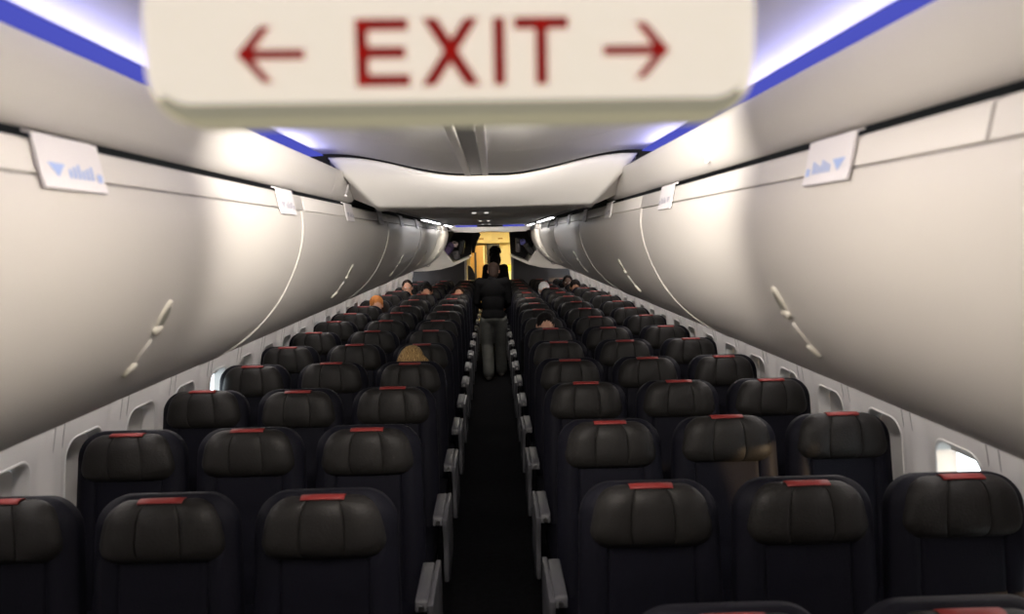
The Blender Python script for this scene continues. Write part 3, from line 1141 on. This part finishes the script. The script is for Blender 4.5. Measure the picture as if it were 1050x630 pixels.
M['bagblack'] = mat('bag_black', (0.015, 0.015, 0.017), 0.55, bump=0.3, bscale=60)
M['bagviolet'] = mat('bag_violet', (0.11, 0.07, 0.18), 0.5, bump=0.3, bscale=60)
M['bagblue'] = mat('bag_blue', (0.22, 0.22, 0.70), 0.5)
M['bagpink'] = mat('bag_pale', (0.50, 0.38, 0.38), 0.6)
M['baggrey'] = mat('bag_grey', (0.12, 0.11, 0.12), 0.6)
def bag(loc, s, m, rot, label):
    r = empty('bag', loc, label, 'bag', 'bags in the open bins')
    r.rotation_euler = (0, math.radians(rot), 0)
    MB().box((0, 0, 0), s).build('bag_body', m, r, bevel=min(s) * 0.28, segs=4)
    MB().tube([(-s[0] * 0.2, -s[1] / 2 + 0.005, s[2] * 0.1), (-s[0] * 0.15, -s[1] / 2 - 0.02, s[2] * 0.2), (s[0] * 0.15, -s[1] / 2 - 0.02, s[2] * 0.2), (s[0] * 0.2, -s[1] / 2 + 0.005, s[2] * 0.1)], 0.006, 8).build('bag_handle', M['darkplastic'], r, smooth=True)
bag((-0.625, 11.32, EYE - 0.165), (0.10, 0.32, 0.20), M['bagviolet'], 33, 'violet bag at the outer side of the left open bin')
bag((-0.540, 11.30, EYE - 0.100), (0.085, 0.26, 0.085), M['bagpink'], 20, 'small pale bag in the middle of the left open bin')
bag((-0.525, 11.36, EYE - 0.265), (0.09, 0.36, 0.13), M['baggrey'], -12, 'grey bag lying low in the left open bin')
bag((-0.445, 11.40, EYE - 0.150), (0.08, 0.40, 0.22), M['bagblack'], 8, 'black upright bag at the aisle side of the left open bin')
bag((0.485, 11.32, EYE - 0.085), (0.085, 0.26, 0.085), M['bagblue'], -14, 'small blue bag in the middle of the right open bin')
bag((0.585, 11.36, EYE - 0.190), (0.085, 0.36, 0.21), M['bagblack'], -34, 'black bag leaning outward in the right open bin')
bag((0.415, 11.34, EYE - 0.130), (0.065, 0.30, 0.22), M['baggrey'], 0, 'grey upright bag at the aisle side of the right open bin')

# dark coat hanging from the aft ceiling beside the left open bin
ct = empty('hanging_coat', (-0.30, 12.75, EYE + 0.09), 'dark coat hanging at the left of the galley doorway', 'coat')
rings = [((0.0, 0, -0.36), 0.025, 0.03), ((-0.005, 0, -0.26), 0.045, 0.05), ((0.0, 0, -0.14), 0.085, 0.06), ((0.015, 0, -0.05), 0.115, 0.06), ((0.01, 0, -0.015), 0.09, 0.05), ((0.0, 0, 0.0), 0.03, 0.02)]
MB().loft(rings, 20).build('coat_body', M['bagblack'], ct, smooth=True)
MB().tube([(0, 0, -0.01), (0, 0, 0.0)], 0.006, 8).build('hook', M['steel'], ct)

# galley furniture
g = empty('galley_unit', (-0.30, 16.0, 0), 'brown galley cabinet with dark slit beyond the doorway', 'cabinet')
MB().box((0.0, 0, 0.95), (0.30, 0.40, 1.60)).build('body', M['galleybrown'], g, bevel=0.01)
MB().box((-0.04, -0.205, 1.30), (0.045, 0.02, 0.62)).build('slit', M['galleydark'], g)
MB().box((0.145, -0.205, 1.05), (0.02, 0.02, 1.40)).build('edge_strip', M['galley'], g)
MB().box((0.0, -0.06, 0.10), (0.34, 0.46, 0.20)).build('plinth', M['galley'], g, bevel=0.01)
g = empty('galley_screen', (0.04, 16.15, 1.56), 'dark galley screen behind the farther standing person', 'screen')
MB().box((0, 0, 0), (0.28, 0.06, 0.44)).build('screen', M['galleydark'], g, bevel=0.01)
MB().box((0, 0.005, 0), (0.31, 0.05, 0.47)).build('frame', M['galley'], g, bevel=0.01)
g = empty('galley_counter', (0.42, 15.90, 0), 'bright yellow galley cart on the right beyond the doorway', 'cart')
MB().box((0, 0, 0.68), (0.30, 0.40, 1.30)).build('body', mat('cart_yellow', (0.80, 0.70, 0.12), 0.4), g, bevel=0.02)
MB().box((0, -0.205, 0.80), (0.24, 0.02, 0.8)).build('door', M['galley'], g, bevel=0.01)
for sx in (-1, 1):
    MB().tube([(sx * 0.12 - 0.015, 0.0, 0.03), (sx * 0.12 + 0.015, 0.0, 0.03)], 0.03, 14).build('wheel', M['darkplastic'], g)
g = empty('galley_locker', (0.0, 16.08, 1.93), 'cream locker row under the galley ceiling', 'cabinet')
MB().box((0, 0, 0), (1.70, 0.22, 0.26)).build('body', M['galley'], g, bevel=0.008)
for i in range(4):
    l = MB().box((-0.62 + i * 0.41, -0.115, 0.0), (0.36, 0.016, 0.20)).build('locker_door', M['galley'], g, bevel=0.006)
    MB().box((-0.62 + i * 0.41, -0.128, -0.04), (0.10, 0.014, 0.03)).build('locker_handle', M['galleybrown'], l, bevel=0.004)
r = empty('ceiling_light', (0.1, 14.9, 2.075), 'warm yellow galley ceiling light beyond the doorway', 'light')
MB().box((0, 0, 0), (0.9, 0.5, 0.02)).build('diffuser', M['galleylamp'], r)
MB().box((0, 0, 0.008), (0.94, 0.54, 0.02)).build('frame', M['post'], r)
# curved grey partition end in the doorway
p = MB().prism([(-0.45, 0.0), (-0.30, 0.0), (-0.30, 1.12), (-0.315, 1.24), (-0.355, 1.34), (-0.40, 1.39), (-0.45, 1.41)], 13.95, 14.02, 'y').build('jump_seat', M['bulkhead'], None, bevel=0.01)
tag(p, 'dark grey folded crew seat with rounded top at the doorway left side', 'crew seat')

# ================================================================== PEOPLE
def remeshed(mb, voxel, smooth_it=6):
    me = mb.mesh('tmp')
    o = bpy.data.objects.new('tmp', me)
    COL.objects.link(o)
    md = o.modifiers.new('r', 'REMESH'); md.mode = 'VOXEL'; md.voxel_size = voxel
    if smooth_it:
        sm = o.modifiers.new('s', 'SMOOTH'); sm.factor = 0.5; sm.iterations = smooth_it
    dg = bpy.context.evaluated_depsgraph_get()
    dg.update()
    res = bpy.data.meshes.new_from_object(o.evaluated_get(dg))
    bpy.data.objects.remove(o)
    for p in res.polygons: p.use_smooth = True
    return res

def limb(mb, pts, rads, seg=14):
    mb.tube(pts, rads, seg)
    for p, r_ in zip(pts, rads):
        mb.ball(p, r_, 14, 8)

def hand(mb, wrist, d, curl, s):
    """mitt-free hand: palm, four curled fingers, thumb. d = forearm direction, curl = direction the fingers bend to, s = side"""
    d = d.normalized()
    curl = (curl - d * curl.dot(d)).normalized()
    w = d.cross(curl).normalized() * s
    palm = wrist + d * 0.05
    R = Matrix((w, d, curl)).transposed()
    mb.ball(palm, (0.040, 0.052, 0.016), 14, 8, R)
    for i, (off, L_) in enumerate(((-0.030, 0.062), (-0.010, 0.076), (0.010, 0.071), (0.029, 0.056))):
        b = wrist + d * 0.088 + w * off
        k1 = b + (d * 0.85 + curl * 0.35).normalized() * L_ * 0.45
        k2 = k1 + (d * 0.45 + curl * 0.85).normalized() * L_ * 0.33
        k3 = k2 + (d * 0.05 + curl).normalized() * L_ * 0.28
        limb(mb, [b - d * 0.02, k1, k2, k3], [0.0098, 0.0092, 0.0086, 0.0078], 8)
    t0 = wrist + d * 0.035 - w * 0.032
    t1 = t0 + (d * 0.6 - w * 0.7 + curl * 0.3).normalized() * 0.036
    t2 = t1 + (d * 0.8 - w * 0.2 + curl * 0.5).normalized() * 0.030
    limb(mb, [t0, t1, t2], [0.013, 0.011, 0.009], 8)

def head_parts(mb, c, R, k=1.0):
    """c = head centre, R = 3x3 rotation; face looks along R @ -Y"""
    def P(x, y, z): return c + R @ Vector((x * k, y * k, z * k))
    mb.ball(P(0, 0.012, 0.022), (0.074 * k, 0.092 * k, 0.092 * k), 20, 14, R)
    mb.ball(P(0, -0.020, -0.045), (0.058 * k, 0.066 * k, 0.072 * k), 18, 12, R)
    mb.ball(P(0, -0.060, -0.098), (0.026 * k, 0.022 * k, 0.020 * k), 12, 8, R)
    limb(mb, [P(0, -0.080, 0.020), P(0, -0.098, -0.018), P(0, -0.103, -0.030)], [0.010 * k, 0.012 * k, 0.014 * k], 10)
    for s in (-1, 1):
        mb.ball(P(s * 0.076, 0.012, -0.005), (0.010 * k, 0.020 * k, 0.031 * k), 12, 8, R)
        mb.ball(P(s * 0.032, -0.077, 0.028), (0.022 * k, 0.010 * k, 0.007 * k), 12, 8, R)
    mb.ball(P(0, -0.080, -0.064), (0.024 * k, 0.010 * k, 0.007 * k), 12, 8, R)

def person(root_loc, rotz, J, label, skin, top, pants, hair, shoes, hair_style='short', voxel=0.0075, head_k=1.0, hair_noise=0.0, covered=False):
    r = empty('person', root_loc, label, 'person', None)
    r.rotation_euler = (0, 0, rotz)
    V = {k: Vector(v) for k, v in J.items() if not isinstance(v, float)}
    pitch = J.get('pitch', 0.0); yaw = J.get('yaw', 0.0)
    R = (Matrix.Rotation(yaw, 3, 'Z') @ Matrix.Rotation(pitch, 3, 'X'))
    up = (V['neck'] - V['pelvis']).normalized()
    body = MB()
    def torso(mb, g):
        a, b = V['pelvis'], V['chest']
        mb.ball(a, (0.155 + g, 0.115 + g, 0.12 + g), 20, 12)
        mid = a.lerp(b, 0.5)
        ax = (b - a)
        rot = Vector((0, 0, 1)).rotation_difference(ax).to_matrix()
        mb.ball(mid, (0.145 + g, 0.105 + g, ax.length * 0.62), 20, 12, rot)
        mb.ball(b, (0.165 + g, 0.112 + g, 0.15 + g), 20, 12, rot)
        for s in ('L', 'R'):
            limb(mb, [b + up * 0.05, V['sh' + s]], [0.085 + g, 0.058 + g])
        limb(mb, [b + up * 0.06, V['neck']], [0.075 + g, 0.056 + g * 0.6])
    torso(body, 0.0)
    limb(body, [V['neck'], V['head'] + R @ Vector((0, 0.01, -0.05))], [0.054, 0.052])
    head_parts(body, V['head'], R, head_k)
    for s, sg_ in (('L', -1), ('R', 1)):
        limb(body, [V['sh' + s], V['el' + s], V['wr' + s]], [0.050, 0.039, 0.027])
        fd = V['wr' + s] - V['el' + s]
        hand(body, V['wr' + s], fd, Vector((-sg_ * 0.5, 0.0, -0.4)) if abs(fd.normalized().z) < 0.8 else Vector((-sg_ * 1.0, -0.2, 0)), sg_)
        limb(body, [V['pelvis'].lerp(V['hp' + s], 0.6), V['hp' + s], V['kn' + s], V['an' + s]], [0.09, 0.083, 0.054, 0.037])
        limb(body, [V['an' + s] + Vector((0, 0.03, -0.045)), V['an' + s] + Vector((0, -0.05, -0.055)), V['an' + s] + Vector((0, -0.15, -0.062))], [0.034, 0.036, 0.026])
    me = remeshed(body, voxel, 4)
    ob = link_mesh('body', me, [skin, M['lip']], r)
    # lips
    lipc = V['head'] + R @ Vector((0, -0.088 * head_k, -0.064 * head_k))
    for p in me.polygons:
        q = R.transposed() @ (p.center - lipc)
        if abs(q.x) < 0.022 and abs(q.z) < 0.007 and abs(q.y) < 0.02:
            p.material_index = 1
    for s in (-1, 1):
        e = MB().ball(V['head'] + R @ Vector((s * 0.031 * head_k, -0.078 * head_k, 0.013 * head_k)), 0.0105, 14, 10)
        eo = e.build('eye', M['eyewhite'], ob, smooth=True)
        MB().ball(V['head'] + R @ Vector((s * 0.031 * head_k, -0.0865 * head_k, 0.013 * head_k)), 0.0048, 12, 8).build('pupil', M['darkplastic'], eo, smooth=True)
    # top
    mb = MB()
    torso(mb, 0.014)
    hem = V['pelvis'] - Vector((0, 0, 1)) * J.get('hem', 0.06)
    mb.ball(hem + Vector((0, 0, 0.02)), (0.178, 0.135, 0.10), 20, 10)
    for s in ('L', 'R'):
        limb(mb, [V['sh' + s], V['el' + s], V['el' + s].lerp(V['wr' + s], 0.88)], [0.068, 0.055, 0.042])
    link_mesh('jacket' if covered else 'shirt', remeshed(mb, 0.010, 5), top, r)
    mb = MB()
    mb.ball(V['pelvis'] - up * 0.03, (0.168, 0.128, 0.115), 20, 12)
    for s in ('L', 'R'):
        limb(mb, [V['pelvis'].lerp(V['hp' + s], 0.6), V['hp' + s], V['kn' + s], V['an' + s] + Vector((0, 0.012, 0.0))], [0.105, 0.103, 0.083, J.get('cuff', 0.068)])
    link_mesh('trousers', remeshed(mb, 0.010, 5), pants, r)
    for s in ('L', 'R'):
        mb = MB()
        a = V['an' + s]
        limb(mb, [a + Vector((0, 0.035, -0.042)), a + Vector((0, -0.05, -0.050)), a + Vector((0, -0.155, -0.058))], [0.046, 0.047, 0.038])
        mo = remeshed(mb, 0.008, 3)
        fz = a.z - 0.092
        for v in mo.vertices: v.co.z = max(v.co.z, fz)
        link_mesh('shoe', mo, shoes, r)
    # hair
    mb = MB()
    def P(x, y, z): return V['head'] + R @ Vector((x * head_k, y * head_k, z * head_k))
    if hair_style in ('short', 'long', 'curly'):
        mb.ball(P(0, 0.024, 0.036), (0.083 * head_k, 0.092 * head_k, 0.090 * head_k), 24, 16, R)
        mb.ball(P(0, 0.045, -0.010), (0.078 * head_k, 0.070 * head_k, 0.085 * head_k), 24, 16, R)
        if hair_style == 'short':
            mb.ball(P(0, 0.055, -0.045), (0.074 * head_k, 0.058 * head_k, 0.090 * head_k), 20, 12, R)
        if hair_style == 'long':
            for s in (-1, 1):
                limb(mb, [P(s * 0.05, 0.02, 0.05), P(s * 0.085, 0.02, -0.02), P(s * 0.09, 0.02, -0.13), P(s * 0.085, 0.02, -0.22)], [0.04, 0.035, 0.034, 0.02])
            limb(mb, [P(0, 0.06, 0.03), P(0, 0.09, -0.08), P(0, 0.085, -0.20)], [0.07, 0.065, 0.05])
        if hair_style == 'curly':
            rnd = random.Random(3)
            for q in range(70):
                th = rnd.uniform(0, PI * 2); ph = rnd.uniform(-0.5, 1.5)
                mb.ball(P(0.088 * math.cos(th) * math.cos(ph), 0.03 + 0.095 * math.sin(th) * math.cos(ph) , 0.03 + 0.105 * math.sin(ph)), rnd.uniform(0.018, 0.03), 8, 6)
            mb.ball(P(0, 0.06, -0.09), (0.100, 0.065, 0.12), 16, 10, R)
    hm = remeshed(mb, 0.007, 3)
    # ridge the hair along strands
    for v in hm.vertices:
        q = R.transposed() @ (v.co - V['head'])
        w_ = math.sin(q.x * 260 + 3 * math.sin(q.z * 40)) * 0.0016
        v.co += v.normal * w_
    link_mesh('hair', hm, hair, r)
    return r

M['lip'] = mat('lip', (0.30, 0.09, 0.07), 0.5)
M['eyewhite'] = mat('eye_white', (0.7, 0.68, 0.65), 0.3)
skin_a = mat('skin_light', (0.55, 0.30, 0.20), 0.5)
skin_b = mat('skin_mid', (0.36, 0.17, 0.10), 0.5)
skin_c = mat('skin_dark', (0.10, 0.05, 0.033), 0.5)
def strand(name, a, b, sc=60):
    m = mat(name, a, 0.7, spec=0.08)
    nt = m.node_tree
    tc = nt.nodes.new('ShaderNodeTexCoord'); wv = nt.nodes.new('ShaderNodeTexWave'); rp = nt.nodes.new('ShaderNodeValToRGB')
    wv.inputs['Scale'].default_value = sc; wv.inputs['Distortion'].default_value = 14
    rp.color_ramp.elements[0].color = (*a, 1); rp.color_ramp.elements[1].color = (*b, 1)
    nt.links.new(tc.outputs['Object'], wv.inputs['Vector']); nt.links.new(wv.outputs['Fac'], rp.inputs['Fac'])
    nt.links.new(rp.outputs['Color'], nt.nodes['Principled BSDF'].inputs['Base Color'])
    return m
hair_blonde = strand('hair_blonde', (0.17, 0.10, 0.04), (0.42, 0.28, 0.12), 28)
hair_dark = strand('hair_dark', (0.005, 0.004, 0.004), (0.010, 0.008, 0.007))
hair_brown = strand('hair_brown', (0.010, 0.006, 0.005), (0.020, 0.012, 0.009))
hair_ginger = strand('hair_ginger', (0.30, 0.10, 0.025), (0.55, 0.22, 0.06))
hair_white = strand('hair_white', (0.62, 0.62, 0.64), (0.80, 0.80, 0.82))
cloth_black = mat('cloth_black', (0.005, 0.005, 0.0055), 0.95, spec=0.03, bump=0.4, bscale=40)
cloth_grey = mat('cloth_grey', (0.075, 0.076, 0.072), 0.95, spec=0.05, bump=0.4, bscale=40, var=0.15, vscale=12)
cloth_navy = mat('cloth_navy', (0.02, 0.022, 0.04), 0.9)
cloth_white = mat('cloth_white', (0.62, 0.62, 0.62), 0.9)
cloth_orange = mat('cloth_orange', (0.50, 0.16, 0.05), 0.9)
shoe_dark = mat('shoe_dark', (0.03, 0.03, 0.03), 0.5)
shoe_pale = mat('shoe_pale', (0.16, 0.15, 0.14), 0.5)

# man walking away down the aisle, head bowed
Jm = dict(pelvis=(0, 0.0, 0.86), chest=(0, -0.045, 1.20), neck=(0, -0.085, 1.375), head=(-0.015, -0.155, 1.452),
          shL=(-0.178, -0.055, 1.310), shR=(0.178, -0.055, 1.310), elL=(-0.225, -0.07, 1.045), elR=(0.225, -0.07, 1.045),
          wrL=(-0.170, -0.26, 0.960), wrR=(0.170, -0.26, 0.960),
          hpL=(-0.088, 0, 0.80), hpR=(0.088, 0, 0.80), knL=(-0.095, -0.06, 0.45), knR=(0.088, -0.01, 0.45),
          anL=(-0.10, -0.12, 0.092), anR=(0.075, 0.15, 0.092), pitch=0.55, yaw=0.0, hem=0.03, cuff=0.078)
person((0.020, 10.05, 0), PI, Jm, 'person in dark jacket and grey trousers walking away down the aisle', skin_b, cloth_black, cloth_grey, hair_brown, shoe_pale, 'short', covered=True)
# second person beyond, curly hair against the galley light
Jw = dict(pelvis=(0, 0.0, 0.96), chest=(0, 0.0, 1.28), neck=(0, 0.0, 1.505), head=(0, -0.02, 1.625),
          shL=(-0.150, 0, 1.395), shR=(0.150, 0, 1.395), elL=(-0.195, 0.02, 1.13), elR=(0.195, 0.02, 1.13),
          wrL=(-0.20, -0.12, 0.97), wrR=(0.20, -0.12, 0.97),
          hpL=(-0.09, 0, 0.90), hpR=(0.09, 0, 0.90), knL=(-0.10, -0.02, 0.50), knR=(0.10, -0.02, 0.50),
          anL=(-0.10, 0.0, 0.092), anR=(0.10, 0.02, 0.092), pitch=0.05, yaw=0.0)
person((0.07, 12.70, 0), PI, Jw, 'person with curly dark hair standing dark against the yellow galley', skin_c, cloth_black, cloth_black, hair_dark, shoe_dark, 'curly', covered=True)

def seated(k, x, dz, pitch, yaw, label, skin, top, hair, style='short', dx=0.0):
    d = seat_y(k) - 0.125
    dz -= 0.012
    sx = seat_x(x, d) + dx - (math.copysign(0.05, x) if abs(x) > 1.2 else 0)
    J = dict(pelvis=(0, -0.15, 0.575), chest=(0, -0.105, 0.90 + dz * 0.8), neck=(0, -0.10, 1.065 + dz), head=(0, -0.135 - 0.05 * pitch, 1.175 + dz - 0.02 * pitch),
             shL=(-0.165, -0.10, 1.00 + dz), shR=(0.165, -0.10, 1.00 + dz), elL=(-0.185, -0.20, 0.745), elR=(0.185, -0.20, 0.745),
             wrL=(-0.09, -0.40, 0.70), wrR=(0.09, -0.40, 0.70),
             hpL=(-0.09, -0.20, 0.565), hpR=(0.09, -0.20, 0.565), knL=(-0.10, -0.56, 0.555), knR=(0.10, -0.56, 0.555),
             anL=(-0.10, -0.50, 0.092), anR=(0.10, -0.50, 0.092), pitch=pitch, yaw=yaw, hem=0.0)
    person((sx, d, 0), 0, J, label, skin, top, cloth_navy, hair, shoe_dark, style)
seated(4, -0.497, -0.09, 0.75, -0.15, 'seated person with blonde hair bowed in a left aisle seat', skin_a, cloth_navy, hair_blonde, 'long', -0.05)
seated(9, -1.462, -0.04, 0.5, 0.3, 'seated person with ginger hair by the left windows', skin_a, cloth_orange, hair_ginger)
seated(12, -1.462, 0.01, 0.1, 0.1, 'seated person with dark hair and lit face by the far left windows', skin_a, cloth_orange, hair_brown)
seated(11, -0.980, 0.0, 0.5, 0.0, 'seated person with black hair in a far left middle seat', skin_b, cloth_black, hair_dark)
seated(11, -0.497, -0.055, 0.1, 0.0, 'seated person with brown hair in a far left aisle seat', skin_b, cloth_black, hair_brown)
seated(6, 0.497, -0.045, 0.45, 0.1, 'seated person with black hair and lit forehead in a right aisle seat', skin_a, cloth_black, hair_dark)
seated(12, 0.980, -0.055, 0.6, 0.2, 'seated person with white hair in a far right middle seat', skin_a, cloth_navy, hair_white, 'short', -0.09)
seated(13, 1.462, -0.01, 0.1, -0.1, 'seated person with dark hair and white shirt in the farthest right window seat taken', skin_c, cloth_white, hair_dark)
seated(12, 1.462, -0.03, 0.5, 0.0, 'seated person with dark hair by the right windows, only crown showing', skin_b, cloth_black, hair_dark)
